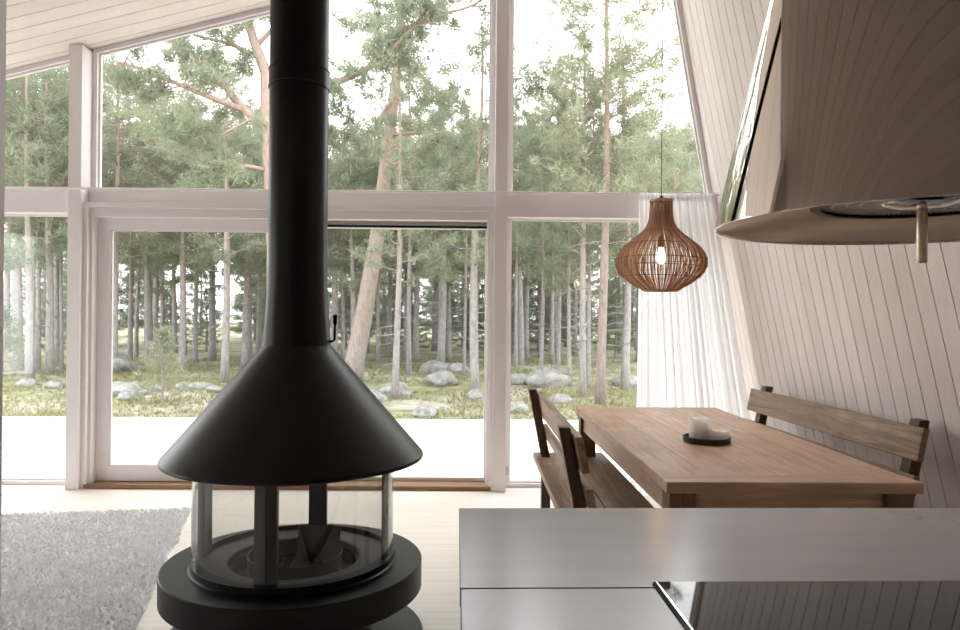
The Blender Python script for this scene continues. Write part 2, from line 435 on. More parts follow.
mb = MB(); mb.box(-1.352,-1.335, 5.53,5.575, 1.00,1.02).box(-1.352,-1.335, 5.53,5.575, 1.16,1.18).tube([(-1.3435,5.53,.97),(-1.3435,5.53,1.21)], .010, 10)
mb.build('handle', M['steel'], leaf, smooth=40)
ff = [(-1.38,.036),(.116,.036),(.116,2.07),(-1.38,2.07)]; fi = [(-1.30,.062),(.100,.062),(.100,2.008),(-1.30,2.008)]
fx = MB().ring(ff, fi, 5.638, 5.685).build('fixed_leaf', M['paint_warm'], d1, bevel=.002)
MB().prism([(-1.31,.052),(.11,.052),(.11,2.018),(-1.31,2.018)], 5.66, 5.666).build('pane', M['glass'], fx)
MB().box(-1.30, .112, 5.60, 5.637, 2.012, 2.026).build('track', M['black'], d1)
tag(MB().box(PR1+.001, PR1+.026, 5.45, 5.50, .125, .187).build('wall_bracket', M['steel'], bevel=.003), 'small grey metal bracket low on the side of the right white post', 'bracket')
# curtain rail and sheer curtain
cr = thing('curtain_rail', 'thin white curtain rail running across the whole glass front in front of the posts', 'curtain rail', (0,0,0))
MB().tube([(XL+.05,5.405,2.256),(wall_x(2.256)-.02,5.405,2.256)], .0095, 10).build('rail', M['paint'], cr, smooth=40)
for x in (PL0+.05, PR0+.05): MB().box(x-.012, x+.012, 5.405, 5.436, 2.248, 2.264).build('rail_bracket', M['paint'], cr)
def make_curtain():
    ct = thing('curtain', 'white sheer curtain hanging in folds from rail to floor beside the panelled wall', 'curtain', (1.5,5.37,0))
    nx, nz = 260, 46; vs = []; fs = []
    for j in range(nz+1):
        t = j/nz; z = .015 + (2.245-.015)*t
        xl = 1.238 + .012*math.sin(t*3); xr = wall_x(z) - .075
        for i in range(nx+1):
            u = i/nx; x = xl + (xr-xl)*u
            ph = 2*math.pi*(u*15 + .35*math.sin(u*9+1) + .10*math.sin(2.2*t+u*14)*(1-t))
            amp = (.016+.022*(1-t)**.6)*(.6+.4*math.sin(u*23+.5))
            yy = 5.372 + amp*math.sin(ph) + .008*math.sin(ph*2.3+t*2)
            vs.append((x-1.5+.006*math.sin(ph*1.7+t*4), yy-5.37, z))
    for j in range(nz):
        for i in range(nx):
            a = j*(nx+1)+i; fs.append((a,a+1,a+nx+2,a+nx+1))
    mb = MB(); mb.poly(vs, fs); o = mb.build('curtain_fabric', M['curtain'], ct, smooth=True)
    mb = MB(); pts = vs[-(nx+1):]
    mb.poly([(x,y-.002,z-.045) for x,y,z in pts]+[(x,y-.002,z+.008) for x,y,z in pts], [(i,i+1,i+nx+2,i+nx+1) for i in range(nx)])
    mb.build('heading_tape', M['curtain'], ct, smooth=True)
make_curtain()

# ------------------------------------------------------------------ stove
SX, SY = -.721, 2.981
st = thing('fireplace_stove', 'round black steel stove with conical hood, glass cylinder and tall flue pipe', 'fireplace', (SX,SY,0))
MB().lathe([(0,.001),(.525,.001),(.528,.004),(.525,.008),(0,.008)], 96, cap=False).build('floor_plate', M['black'], st, smooth=30)
MB().lathe([(0,.008),(.315,.008),(.315,.20),(0,.20)], 72, cap=False).build('pedestal', M['black'], st, smooth=30)
MB().lathe([(.16,.202),(.516,.202),(.520,.206),(.520,.311),(.516,.315),(.405,.315),(.405,.30),(.25,.30),(.25,.235),(0,.235),(0,.202)], 128, cap=False).build('hearth_base', M['black'], st, smooth=30)
hp = MB().lathe([(.262,.25),(.262,.322),(.268,.326),(.388,.326),(.388,.301),(.262,.301)], 128, closed=True).build('hearth_plate', M['hearth'], st, smooth=30)
MB().lathe([(.386,.300),(.412,.300),(.414,.304),(.414,.318),(.405,.322),(.405,.346),(.386,.346)], 128, closed=True).build('glass_ring', M['black'], st, smooth=30)
MB().lathe([(.396,.340),(.400,.340),(.400,.742),(.396,.742)], 128, closed=True).build('glass_cylinder', M['sglass'], st, smooth=40)
rot0 = R(-2)
for i, q in enumerate((0, 90, 180, 270)):
    a = rot0 + R(q); Mx = Matrix.Rotation(a, 4, 'Z')
    MB().box(.362, .392, -.041, .041, .330, .760, Mx).build('glass_post', M['stovepost'] if q in (0,180) else M['black'], st, bevel=.003)
bw = MB().lathe([(.150,.262),(.185,.262),(.192,.345),(.186,.345),(.180,.270),(.150,.270)], 72, closed=True).build('fire_bowl', M['black'], st, smooth=40)
MB().lathe([(0,.236),(.245,.236),(.245,.246),(0,.246)], 72, cap=False).build('ash_tray', M['black_in'], st, smooth=30)
mb = MB()
for i in range(9):
    x = -.12+.03*i; l = math.sqrt(.15**2-x*x); mb.box(x-.006, x+.006, -l, l, .272, .284)
mb.build('fire_grate', M['black_in'], st)
Mx = Matrix.Translation((.075,.10,.36)) @ Matrix.Rotation(R(-6),4,'Z') @ Matrix.Rotation(R(-14),4,'X')
MB().box(-.092,.092,-.004,.004,-.075,.062,Mx).build('baffle_plate', M['hearth'], st, bevel=.002)
MB().lathe([(.300,.760),(.425,.752),(.425,.735),(.405,.712),(.388,.705),(.300,.735)], 128, closed=True).build('smoke_collar', M['black_in'], st, smooth=30)
hood = []
MB().lathe([(.508,.737),(.520,.738),(.523,.744),(.521,.752),(.139,1.196),(.130,1.206),(.120,1.200),(.505,.752)], 160, closed=True).build('hood_cone', M['black'], st, smooth=25)
MB().lathe([(.128,1.19),(.1375,1.19),(.137,1.205),(.127,1.34),(.1225,1.43),(.1205,1.50),(.1205,1.52),(.112,1.52)], 96, closed=True).build('flue_collar', M['black'], st, smooth=30)
zt = ceil_z(SX)
pipe = MB().lathe([(.110,1.48),(.119,1.48),(.119,zt-.05),(.119,zt+.02),(.110,zt+.02)], 96, closed=True).build('flue_pipe', M['black'], st, smooth=30)
for z in (2.256, 2.328):
    MB().lathe([(.117,z-.006),(.1235,z-.004),(.1245,z),(.1235,z+.004),(.117,z+.006)], 96, closed=True).build('pipe_joint', M['black'], pipe, smooth=30)
MB().lathe([(.117,2.262),(.1215,2.262),(.1215,2.322),(.117,2.322)], 96, closed=True).build('pipe_sleeve', M['black'], pipe, smooth=30)
mb = MB(); mb.tube([(.128,-.02,1.215),(.150,-.02,1.215),(.158,-.02,1.222),(.159,-.02,1.30)], .0055, 10).tube([(.159,-.02,1.285),(.160,-.02,1.325)], .009, 10)
mb.build('damper_handle', M['black'], st, smooth=40)

# ------------------------------------------------------------------ rug
def make_rug():
    rg = thing('rug', 'shaggy light grey rug lying on pale floor left of the black stove', 'rug', (-3.0,3.9,0))
    cs = [(-5.15,4.33),(-1.87,4.83),(-1.38,2.98),(-1.56,1.95),(-5.15,1.95)]
    pts = [Vector(c) for c in cs]
    mb = MB()
    def inside(x, y):
        n = len(pts)
        for i in range(n):
            a, b = pts[i], pts[(i+1) % n]
            if (b.x-a.x)*(y-a.y)-(b.y-a.y)*(x-a.x) > 0: return False
        return True
    n = len(cs)
    mb.poly([(x+3,y-3.9,.001) for x,y in cs]+[(x+3,y-3.9,.016) for x,y in cs], [tuple(range(n)), tuple(range(2*n-1,n-1,-1))]+[(i,i+n,(i+1)%n+n,(i+1)%n) for i in range(n)])
    mb.build('rug_backing', M['rug'], rg)
    vs = []; fs = []; rn = random.Random(3)
    for _ in range(62000):
        x = rn.uniform(-4.1,-1.36); y = 1.95 + (4.85-1.95)*rn.random()
        if not inside(x, y): continue
        a = rn.random()*6.283; h = rn.uniform(.018,.030); L = rn.uniform(.004,.028); t = .0085
        b = rn.random()*6.283; dx, dy = math.cos(b)*L, math.sin(b)*L; c, s = math.cos(a)*t, math.sin(a)*t
        o = len(vs)
        X, Y = x+3, y-3.9
        vs += [(X-c,Y-s,.012),(X+c,Y+s,.012),(X+dx+c*.6,Y+dy+s*.6,.012+h*.8),(X+dx-c*.6,Y+dy-s*.6,.012+h)]
        fs.append((o,o+1,o+2,o+3))
    mb = MB(); mb.v = vs; mb.f = fs
    p = mb.build('rug_pile', M['rug'], rg); p['kind'] = 'stuff'
make_rug()

# ------------------------------------------------------------------ table and benches
tb = thing('dining_table', 'long brown reclaimed timber dining table with plank top and square legs', 'table', (1.127,3.56,0), R(.5))
TX, TY = .450, 1.055
mb = MB(); n = 5; pw_ = 2*TX/n
rn = random.Random(5)
for i in range(n): mb.box(-TX+i*pw_+.0006, -TX+(i+1)*pw_-.0006, -TY+.118, TY-.118, .712, .75)
mb.build('tabletop', M['table'], tb, bevel=.0015)
for s in (-1,1):
    MB().box(-TX-.004, TX+.004, min(s*TY, s*(TY-.117)), max(s*TY, s*(TY-.117)), .711, .7505).build('breadboard_end', M['tablex'], tb, bevel=.003)
for s in (-1,1):
    MB().box(-TX+.09, TX-.09, s*(TY-.07)-.012, s*(TY-.07)+.012, .61, .711).build('apron', M['tablex'], tb, bevel=.002)
    MB().box(s*(TX-.045)-.012, s*(TX-.045)+.012, -TY+.10, TY-.10, .61, .711).build('apron', M['table'], tb, bevel=.002)
for sx in (-1,1):
    for sy in (-1,1):
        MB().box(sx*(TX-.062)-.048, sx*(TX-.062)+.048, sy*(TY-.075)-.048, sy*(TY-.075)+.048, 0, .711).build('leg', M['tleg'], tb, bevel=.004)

def make_bench(name, label):
    b = thing(name, label, 'bench', group='timber benches at the dining table')
    # local: length along y, back at x=0, seat towards +x
    L = .90
    MB().box(-.02,.195,-L,L,.41,.452).build('seat_plank', M['bench'], b, bevel=.004)
    MB().box(.199,.425,-L,L,.41,.453).build('seat_plank', M['bench'], b, bevel=.004)
    for y in (-.77,.77):
        mb = MB()
        # back post: vertical below the seat, raked above it
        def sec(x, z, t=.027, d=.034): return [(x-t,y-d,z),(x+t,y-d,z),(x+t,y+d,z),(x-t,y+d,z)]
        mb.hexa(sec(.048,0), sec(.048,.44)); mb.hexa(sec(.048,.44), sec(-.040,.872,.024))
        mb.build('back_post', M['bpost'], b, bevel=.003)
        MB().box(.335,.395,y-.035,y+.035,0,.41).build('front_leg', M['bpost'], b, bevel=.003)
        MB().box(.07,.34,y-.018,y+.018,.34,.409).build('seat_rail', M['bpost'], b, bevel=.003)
    sl = (.872-.44)/(-.088)
    def px(z): return .048 - (z-.44)*.2037 + .027
    for z0, z1, nm in ((.700,.845,'upper'),(.555,.637,'lower')):
        mb = MB(); y0, y1 = -.89, .885
        a = [(px(z0),y0,z0),(px(z0),y1,z0),(px(z1),y1,z1),(px(z1),y0,z1)]
        mb.hexa(a, [(p[0]+.03,p[1],p[2]+.004) for p in a])
        mb.build('back_slat', M['bench'], b, bevel=.004)
    return b
b1 = make_bench('bench', 'dark brown timber bench with slatted back on the left of the table')
b1.location = (.421,3.74,0); b1.rotation_euler = (0,0,0)
b2 = copy_tree(b1); b2['label'] = 'brown timber bench with slatted back standing against the white panelled wall'
b2.location = (1.965,4.01,0); b2.rotation_euler = (0,0,R(180+2.2))

# tray and candles
ty = thing('tray', 'round black tray carrying two white candles on the dining table', 'tray', (1.092,3.325,.7505))
MB().lathe([(0,0),(.100,0),(.106,.004),(.107,.026),(.103,.026),(.101,.008),(0,.008)], 64, cap=False).build('tray_dish', M['tray'], ty, smooth=30)
def candle(name, label, x, y, r, h, rim):
    c = thing(name, label, 'candle', (x,y,.7587), 0, 'white candles on the black tray')
    vs = []; fs = []; n = 48
    prof = [(r*.97,0),(r,.004),(r,h*.5),(r,None),(r*.86,None),(r*.80,h*.78),(r*.45,h*.72),(.001,h*.71)]
    for i in range(n):
        a = 2*math.pi*i/n
        for q, (pr, z) in enumerate(prof):
            if z is None: z = rim(a) - (.004 if q == 4 else 0)
            vs.append((pr*math.cos(a), pr*math.sin(a), z))
    m = len(prof)
    for i in range(n):
        j = (i+1) % n
        for q in range(m-1): fs.append((i*m+q,j*m+q,j*m+q+1,i*m+q+1))
    fs.append(tuple(i*m for i in range(n))[::-1])
    mb = MB(); mb.poly(vs, fs); mb.build('wax_body', M['wax'], c, smooth=50)
    MB().tube([(0,0,h*.70),(.001,0,h*.78),(.003,.001,h*.84)], .0015, 6).build('wick', M['wick'], c)
    return c
candle('candle', 'tall white pillar candle with an unevenly burnt rim on the black tray', 1.057, 3.335, .043, .105,
       lambda a: .100 + .032*math.exp(-((a-math.pi)/.45)**2) - .010*math.exp(-((a-4.6)/.6)**2) + .003*math.sin(3*a))
candle('candle', 'short wide white candle burnt low beside the tall one on the tray', 1.145, 3.320, .046, .05,
       lambda a: .048 + .018*math.exp(-((a-2.6)/.4)**2) + .003*math.sin(2*a+1))

# ------------------------------------------------------------------ pendant lamp
def make_lamp():
    L = thing('pendant_lamp', 'onion-shaped rattan pendant lamp glowing above the dining table', 'lamp', (1.05,4.0,1.473))
    prof = [(.090,0),(.122,.019),(.168,.045),(.211,.078),(.236,.110),(.247,.136),(.250,.158),(.248,.178),(.237,.205),(.220,.233),(.194,.258),(.165,.281),(.132,.308),(.105,.330),(.087,.349),(.073,.375),(.064,.405),(.061,.435),(.060,.47),(.061,.504)]
    def rad(z):
        for (r0,z0),(r1,z1) in zip(prof, prof[1:]):
            if z <= z1: 
                t = (z-z0)/(z1-z0); return r0+(r1-r0)*t
        return prof[-1][0]
    mb = MB(); rn = random.Random(2)
    n = 250
    for i in range(n):
        a0 = 2*math.pi*i/n + rn.uniform(-.009,.009); tw = rn.uniform(-.06,.06); zc = rn.uniform(.40,.507); off = rn.uniform(-.006,.002)
        zz = [prof[-1][1]*k/24 for k in range(25)]
        if i % 3: zz = [z for z in zz if z < zc]
        path = []
        for z in zz:
            a = a0 + tw*math.sin(z*6+i) ; r = rad(z)+off
            path.append((r*math.cos(a), r*math.sin(a), z))
        mb.tube(path, .0019, 4)
    mb.build('rattan_shade', M['rattan'], L, smooth=True)
    for z, r in ((.078,.0016),(.135,.0012),(.178,.0018),(.258,.0018),(.330,.0014)):
        m = MB(); m.tube([((rad(z)+.002)*math.cos(t), (rad(z)+.002)*math.sin(t), z+.004*math.sin(t*2)) for t in [2*math.pi*k/64 for k in range(64)]], r, 6, loop=True)
        m.build('hoop', M['rattan_dark'], L, smooth=True)
    for z, r in ((.002,.005),(.503,.006)):
        m = MB(); m.tube([(rad(z)*math.cos(t), rad(z)*math.sin(t), z) for t in [2*math.pi*k/64 for k in range(64)]], r, 8, loop=True)
        m.build('end_ring', M['rattan'], L, smooth=True)
    m = MB()
    for a in (0, 2.094, 4.189): m.tube([(0,0,.500),(.063*math.cos(a),.063*math.sin(a),.500)], .003, 6)
    m.tube([(0,0,.49),(0,0,.53)], .009, 10)
    m.build('top_spider', M['cord'], L)
    MB().tube([(0,0,.29),(0,0,.53),(0,0,ceil_z(1.05)-1.473+.0)], .0022, 8).build('cord', M['cord'], L)
    MB().lathe([(0,.243),(.014,.243),(.017,.25),(.017,.29),(.008,.305),(0,.305)], 24, cap=False).build('socket', M['socket'], L, smooth=35)
    MB().lathe([(0,.150),(.010,.153),(.020,.165),(.024,.183),(.021,.205),(.013,.230),(.012,.243),(0,.243)], 24, cap=False).build('bulb', M['bulb'], L, smooth=True)
make_lamp()

# ------------------------------------------------------------------ kitchen island
IA = R(1.2)
cab = thing('kitchen_cabinet', 'grey kitchen island cabinet below the metal worktop', 'cabinet', (-.025,1.584,0), IA)
MB().box(.02,1.86,-1.03,-.02,.09,.868).build('carcass', M['cabinet'], cab, bevel=.002)
MB().box(.06,1.84,-.98,-.06,0,.09).build('plinth', M['black'], cab)
for i in range(3):
    x0 = .024+i*.611
    dr = MB().box(x0,x0+.605,-.019,.0,.10,.86).build('cabinet_door', M['cabinet'], cab, bevel=.002)
wt = thing('worktop', 'grey brushed metal worktop with a seam, covering the kitchen island', 'worktop', (-.025,1.584,0), IA)
MB().box(0,1.88,-.4675,0,.870,.9).build('worktop_sheet', M['worktop'], wt, bevel=.0015)
MB().box(.001,1.88,-1.06,-.4695,.8695,.8995).build('worktop_sheet', M['worktop'], wt, bevel=.0015)
hb = thing('hob', 'black glass cooking hob with a shiny steel edge lying flush on the worktop', 'hob', (-.025,1.584,.9), IA)
hx0, hx1, hy0, hy1 = .303, 1.065, -.98, -.456
MB().box(hx0+.006,hx1-.006,hy0+.006,hy1-.003,.0005,.006).build('glass_plate', M['hob'], hb, bevel=.001)
MB().hexa([(hx0,hy0,.0),(hx0+.0075,hy0,.0),(hx0+.0075,hy1,.0),(hx0,hy1,.0)], [(hx0+.004,hy0,.0065),(hx0+.0075,hy0,.0065),(hx0+.0075,hy1,.0065),(hx0+.004,hy1,.0065)]).build('steel_edge', M['rim'], hb)
MB().box(hx1-.0075,hx1,hy0,hy1,0,.0065).build('steel_edge', M['rim'], hb)

# ------------------------------------------------------------------ extractor hood
HX, HY = .666, 1.06
eh = thing('extractor_hood', 'polished steel conical extractor hood hanging over the hob', 'extractor hood', (HX,HY,1.461))
MB().lathe([(.2905,0),(.2935,.0),(.2935,.002),(.210,.369),(.1265,.738),(.1235,.738),(.207,.369)], 192, closed=True).build('hood_shell', M['mirror'], eh, smooth=40)
MB().lathe([(.150,.040),(.290,.004),(.2915,.002),(.2915,.010),(.150,.048)], 160, closed=True).build('underside_ring', M['bronze'], eh, smooth=40)
fl = MB().lathe([(.136,.030),(.150,.030),(.153,.034),(.153,.044),(.136,.044)], 96, closed=True).build('filter_frame', M['black'], eh, smooth=30)
mb = MB()
for i in range(110):
    a = 2*math.pi*i/110; Mx = Matrix.Rotation(a,4,'Z'); mb.box(.05,.138,-.0014,.0014,.034,.038,Mx)
for r in (.06,.08,.10,.12):
    mb.lathe([(r-.001,.033),(r+.001,.033),(r+.001,.039),(r-.001,.039)], 64, closed=True)
mb.build('filter_grille', M['steel'], fl)
MB().lathe([(0,.043),(.138,.043),(.138,.046),(0,.046)], 64, cap=False).build('filter_backing', M['black_in'], fl)
MB().lathe([(0,.026),(.03,.026),(.050,.031),(.054,.036),(.05,.040),(0,.040)], 48, cap=False).build('filter_hub', M['rim'], fl, smooth=40)
MB().lathe([(0,-.0555),(.0065,-.0555),(.0078,-.053),(.0078,.03),(0,.03)], 24, cap=False).build('pull_rod', M['bronze'], eh, smooth=30)

# ------------------------------------------------------------------ outdoors
def gz(x, y):
    d = max(0, min(1, (y-9.3)/3))
    return -.20 + .05*d + .10*(noise.noise(Vector((x*.35,y*.35,0))) + .5*noise.noise(Vector((x*.9,y*.9,3))))*d - max(0, y-40)*.004
def make_ground():
    vs = []; fs = []
    ys = [-8+1.5*i for i in range(9)] + [5.75+.3*i for i in range(60)] + [24+1.5*i for i in range(40)] + [84+12*i for i in range(10)]
    nx = 130
    for y in ys:
        w = 16 + y*.9
        for i in range(nx+1):
            x = -2 + (i/nx-.5)*2*w; vs.append((x,y,gz(x,y)-.02))
    for j in range(len(ys)-1):
        for i in range(nx):
            a = j*(nx+1)+i; fs.append((a,a+1,a+nx+2,a+nx+1))
    mb = MB(); mb.poly(vs, fs); struct(mb.build('ground', M['ground'], smooth=True))
make_ground()
struct(MB().box(-12, 9, 5.72, 9.36, -.14, -.012).box(-9.5, XL-.13, .5, 5.718, -.14, -.012).build('deck', M['deck']))  # strip along the left wall is unseen, added to bounce light indoors
def make_tufts():
    rn = random.Random(11); vs = []; fs = []
    for _ in range(26000):
        y = 9.5 + 15*rn.random()**1.5; x = -2 + (rn.random()-.5)*2*(4+y*.62)
        nz = noise.noise(Vector((x*.5,y*.5,7)))
        if nz < -.25 and rn.random() < .85: continue
        z = gz(x,y)-.03; s = rn.uniform(.03,.09)*(1.1+nz)
        for q in range(3):
            a = rn.random()*6.283; t = .006+y*.00035; b = rn.random()*6.283; l = s*rn.uniform(.3,.9)
            c, d = math.cos(a)*t, math.sin(a)*t; o = len(vs)
            vs += [(x-c,y-d,z),(x+c,y+d,z),(x+math.cos(b)*l,y+math.sin(b)*l,z+s)]; fs.append((o,o+1,o+2))
    mb = MB(); mb.v = vs; mb.f = fs
    tag(mb.build('undergrowth', M['tuft']), 'low grass, moss and heather covering the forest floor beyond the deck', 'undergrowth', kind='stuff')
make_tufts()

def ordinal(i): return ['first','second','third','fourth','fifth','sixth','seventh','eighth','ninth','tenth','eleventh','twelfth','thirteenth','fourteenth','fifteenth','sixteenth'][i]
# rocks: (x, y, width)
ROCKS = {'the sliding door': [(-9.04,18.36,1.05),(-6.29,13.16,.60),(-6.08,13.9,.30),(-5.75,14.5,.36),(-5.30,14.13,.40),(-4.76,13.43,.30),(-5.9,12.4,.34)],
 'the right half of the glass door': [(-1.78,12.95,.52),(-1.48,14.0,.62),(-.99,19.5,.75),(-.633,15.5,.70),(-.704,10.9,.40),(-.40,19.5,.66),(.10,13.58,.42)],
 'the pane right of the right post': [(.694,11.4,.40),(.99,15.6,.55),(1.60,15.0,.90),(1.584,12.84,.40),(3.40,15.8,.60)],
 'the narrow pane beside the left post': [(-9.49,15.5,.40),(-8.75,15.1,.28),(-8.22,14.3,.34)]}
def rock_mesh(seed):
    bm = MB(); nu, nv = 26, 14; vs = []; fs = []
    for j in range(nv+1):
        ph = -math.pi/2 + math.pi*j/nv
        for i in range(nu):
            th = 2*math.pi*i/nu; p = Vector((math.cos(ph)*math.cos(th), math.cos(ph)*math.sin(th), math.sin(ph)))
            d = 1 + .30*noise.noise(p*1.4+Vector((seed*5,0,0))) + .12*noise.noise(p*3.5+Vector((0,seed*3,0)))
            vs.append((p.x*d*.5, p.y*d*.42, p.z*d*.30+.08))
    for j in range(nv):
        for i in range(nu):
            k = (i+1) % nu; fs.append((j*nu+i,j*nu+k,(j+1)*nu+k,(j+1)*nu+i))
    bm.poly(vs, fs); return bm
rk = 0
for pane, lst in ROCKS.items():
    lst = sorted(lst, key=lambda p: p[0]/p[1])
    for i, (x,y,w_) in enumerate(lst):
        o = rock_mesh(rk).build('boulder', M['rock'], smooth=True, loc=(x,y,gz(x,y)-.02)); rk += 1
        o.scale = (w_*1.1,w_*1.1,w_*1.05); o.rotation_euler = (0,0,rk*1.7)
        tag(o, 'pale grey boulder, %s from left, seen through %s' % (ordinal(i), pane), 'boulder', 'boulders on the forest floor')

# ---- conifers
def blades(vs, fs, rn, p, d, s, n, wid):
    for _ in range(n):
        v = Vector((rn.gauss(0,1), rn.gauss(0,1), rn.gauss(0,1)))
        if v.length < 1e-3: continue
        v = (v.normalized() + d*.9).normalized()*s*rn.uniform(.55,1.15)
        q = v.cross(Vector((rn.gauss(0,1), rn.gauss(0,1), rn.gauss(0,1))))
        if q.length < 1e-5: continue
        q = q.normalized()*wid*rn.uniform(.6,1.2)
        b = p + Vector((rn.gauss(0,1), rn.gauss(0,1), rn.gauss(0,1)))*s*.32
        o = len(vs); vs += [b-q*.5, b+q*.5, b+v+q*.18, b+v-q*.18]; fs.append((o,o+1,o+2,o+3))
def pine(kind, h, base, rad, r0, seed, nb, needle, bark, lean=.0, dead=6, clump=(.17,26,.021), droop=0, br=.24):
    rn = random.Random(seed)
    root = bpy.data.objects.new(kind, None); COL.objects.link(root)
    segs = 14; ph = rn.random()*6; am = rn.uniform(.01,.02)*h
    def axis(z):
        t = z/h; return Vector((lean*z + am*math.sin(t*4+ph)*t, am*math.cos(t*3.3+ph)*t, z))
    mt = MB(); mt.tube([axis(h*i/segs)-Vector((0,0,.25 if i == 0 else 0)) for i in range(segs+1)], [r0*(1-.86*(i/segs)**1.1)*(1.25 if i == 0 else 1) for i in range(segs+1)], 10)
    vs = []; fs = []
    for i in range(nb):
        t = (i+.5)/nb; z = base + (h*.985-base)*t**.9
        if kind == 'spruce_tree': prof = (1-t)**.85
        else: prof = (.45+.75*math.sin(math.pi*min(1,(t*.85+.15)))) * (1 if t < .7 else max(.15, (1-t)/.3))
        L = rad*prof*rn.uniform(.6,1.15); a = i*2.4 + rn.uniform(-.5,.5)
        up = (rn.uniform(-.1,.45) if not droop else rn.uniform(-.35,.05)) + .35*t
        d = Vector((math.cos(a), math.sin(a), up)).normalized(); o = axis(z); path = []
        for q in range(5):
            s = q/4; path.append(o + d*L*s + Vector((0,0,.22*L*s*s)) + Vector((rn.uniform(-1,1),rn.uniform(-1,1),rn.uniform(-1,1)))*L*.05*(q > 0))
        mt.tube(path, [max(.006, r0*br*(1-t*.6))*(1-.75*q/4) for q in range(5)], 4, cap=False)
        k = max(3, int(L*11))
        for q in range(k):
            s = .38 + .66*(q+rn.random())/k
            idx = min(3, int(min(.999,s)*4)); fr = min(1.1, s*4-idx); b = path[idx].lerp(path[idx+1], fr)
            side = Vector((-d.y, d.x, .0))*rn.uniform(-1,1)*L*.42*(1.15-s*.5)
            b = b + side + Vector((0,0,rn.uniform(-.1,.16)*L*.6))
            if side.length > .25: mt.tube([path[idx].lerp(path[idx+1], fr*.5), b], [.008,.004], 3, cap=False)
            blades(vs, fs, rn, b, (d*.5+Vector((0,0,.5))), clump[0]*rn.uniform(.75,1.2), clump[1], clump[2])
    for i in range(dead):                     # bare dead twigs on the lower trunk
        z = base*rn.uniform(.3,1.0); a = rn.random()*6.283; L = rn.uniform(.3,.9)
        d = Vector((math.cos(a), math.sin(a), rn.uniform(-.25,.25))); o = axis(z)
        mt.tube([o, o+d*L*.5, o+d*L+Vector((0,0,rn.uniform(-.15,.1)))], [.014,.010,.004], 3, cap=False)
    mt.build('trunk', bark, root, smooth=True)
    mc = MB(); mc.v = vs; mc.f = fs; mc.build('crown', needle, root)
    return root
TALL = [pine('pine_tree', 8.6, 2.3+.35*i, 1.2, .085, 20+i, 34, M['needle'], M['bark'], lean=(.0,.012,-.012)[i], dead=10) for i in range(3)]
BUSHY = [pine('pine_tree', 8.4, 2.9, 1.75, .10, 40+i, 46, M['needle'] if i != 2 else M['needle_y'], M['bark'], dead=8) for i in range(3)]
SPRUCE = pine('spruce_tree', 8.0, .6, 1.8, .10, 60, 84, M['needle_d'], M['bark'], dead=0, droop=1)
YOUNG = pine('spruce_tree', 1.25, .12, .42, .02, 61, 26, M['needle_y'], M['bark'], dead=0, clump=(.12,16,.016))
used = set(); spots = []
def clear(x, y, d):
    while any((x-a)**2+(y-b)**2 < d*d for a, b in spots): y += .7
    return x, y
def place(proto, x, y, sx, sz, rz, label, cat='tree', group='pines standing beyond the deck'):
    if proto.name in used: o = copy_tree(proto)
    else: used.add(proto.name); o = proto
    spots.append((x,y)); o.location = (x,y,gz(x,y)-.03); o.scale = (sx,sx,sz); o.rotation_euler = (0,0,rz)
    tag(o, label, cat, group); return o
# trunks seen through the lower panes: (x, y, trunk radius), and the tree top's height
TRUNKS = {
 'the narrow pane beside the left post': ([(-11.71,18.8,.091),(-9.87,16.2,.090),(-10.71,17.9,.062),(-9.91,17.0,.095),(-10.29,18.2,.040)], 8.6),
 'the sliding door leaf': ([(-10.58,22.4,.078),(-11.40,24.6,.068),(-11.36,25.2,.053),(-12.27,28.0,.12),(-12.32,28.9,.10),(-11.58,28.2,.098),(-10.37,26.1,.09),(-8.48,22.2,.077),(-9.18,25.6,.071),(-5.57,16.3,.090),(-6.63,21.0,.058),(-7.70,25.1,.07),(-8.24,27.9,.097)], 7.6),
 'the right half of the glass door': ([(-3.96,22.2,.062),(-3.37,20.5,.085),(-3.03,23.4,.065),(-3.07,26.4,.11),(-1.43,13.5,.066),(-1.57,18.1,.063),(-1.82,23.5,.098),(-.89,20.3,.113),(-.76,24.2,.10),(-.20,18.9,.045),(.07,13.8,.086)], 7.2),
 'the pane right of the right post': ([(1.29,21.0,.058),(1.95,25.8,.13),(1.60,16.6,.046),(2.57,23.0,.08),(2.00,16.6,.035),(2.05,15.0,.040),(2.08,13.4,.065),(2.45,15.0,.052),(3.19,15.0,.084)], 7.0)}
rn = random.Random(77); c = 0
for pane, (lst, top) in TRUNKS.items():
    lst = sorted(lst, key=lambda p: p[0]/p[1])
    for i, (x,y,r) in enumerate(lst):
        hh = top*(.75+.25*min(1.6, y/18))*rn.uniform(.92,1.1); s = min(1.45, max(.55, r/.080))
        place(TALL[c % 3], x, y, s, hh/8.6, rn.random()*6.28, '%s pine trunk, %s from left, through %s' % ('stout grey' if r > .085 else 'slender grey', ordinal(i), pane)); c += 1
# fuller pines whose crowns fill the upper panes: (x, y, height)
CROWNS = [('the upper pane at the far left', [(-11.9,19,8.0),(-12.6,22,8.6)]),
 ('the upper pane left of the flue', [(-8.9,18,7.7),(-9.8,22,8.6),(-7.6,19,7.2),(-8.6,24,8.2),(-6.6,21,7.0)]),
 ('the upper pane right of the flue', [(-4.2,22,7.3),(-3.9,26,8.2),(-2.2,24,7.7),(-.95,22,7.2),(.12,25,8.6)]),
 ('the upper pane right of the right post', [(1.5,22,7.9),(2.6,27,8.9),(4.0,28,9.2),(5.6,24,8.0),(5.3,19,6.7),(7.9,26,8.6)])]
c = 0
for pane, lst in CROWNS:
    lst = sorted(lst, key=lambda p: p[0]/p[1])
    for i, (x,y,hh) in enumerate(lst):
        place(BUSHY[c % 3], x, y, rn.uniform(.95,1.25), hh/8.4, rn.random()*6.28, 'bushy green pine crown, %s from left in %s' % (ordinal(i), pane)); c += 1
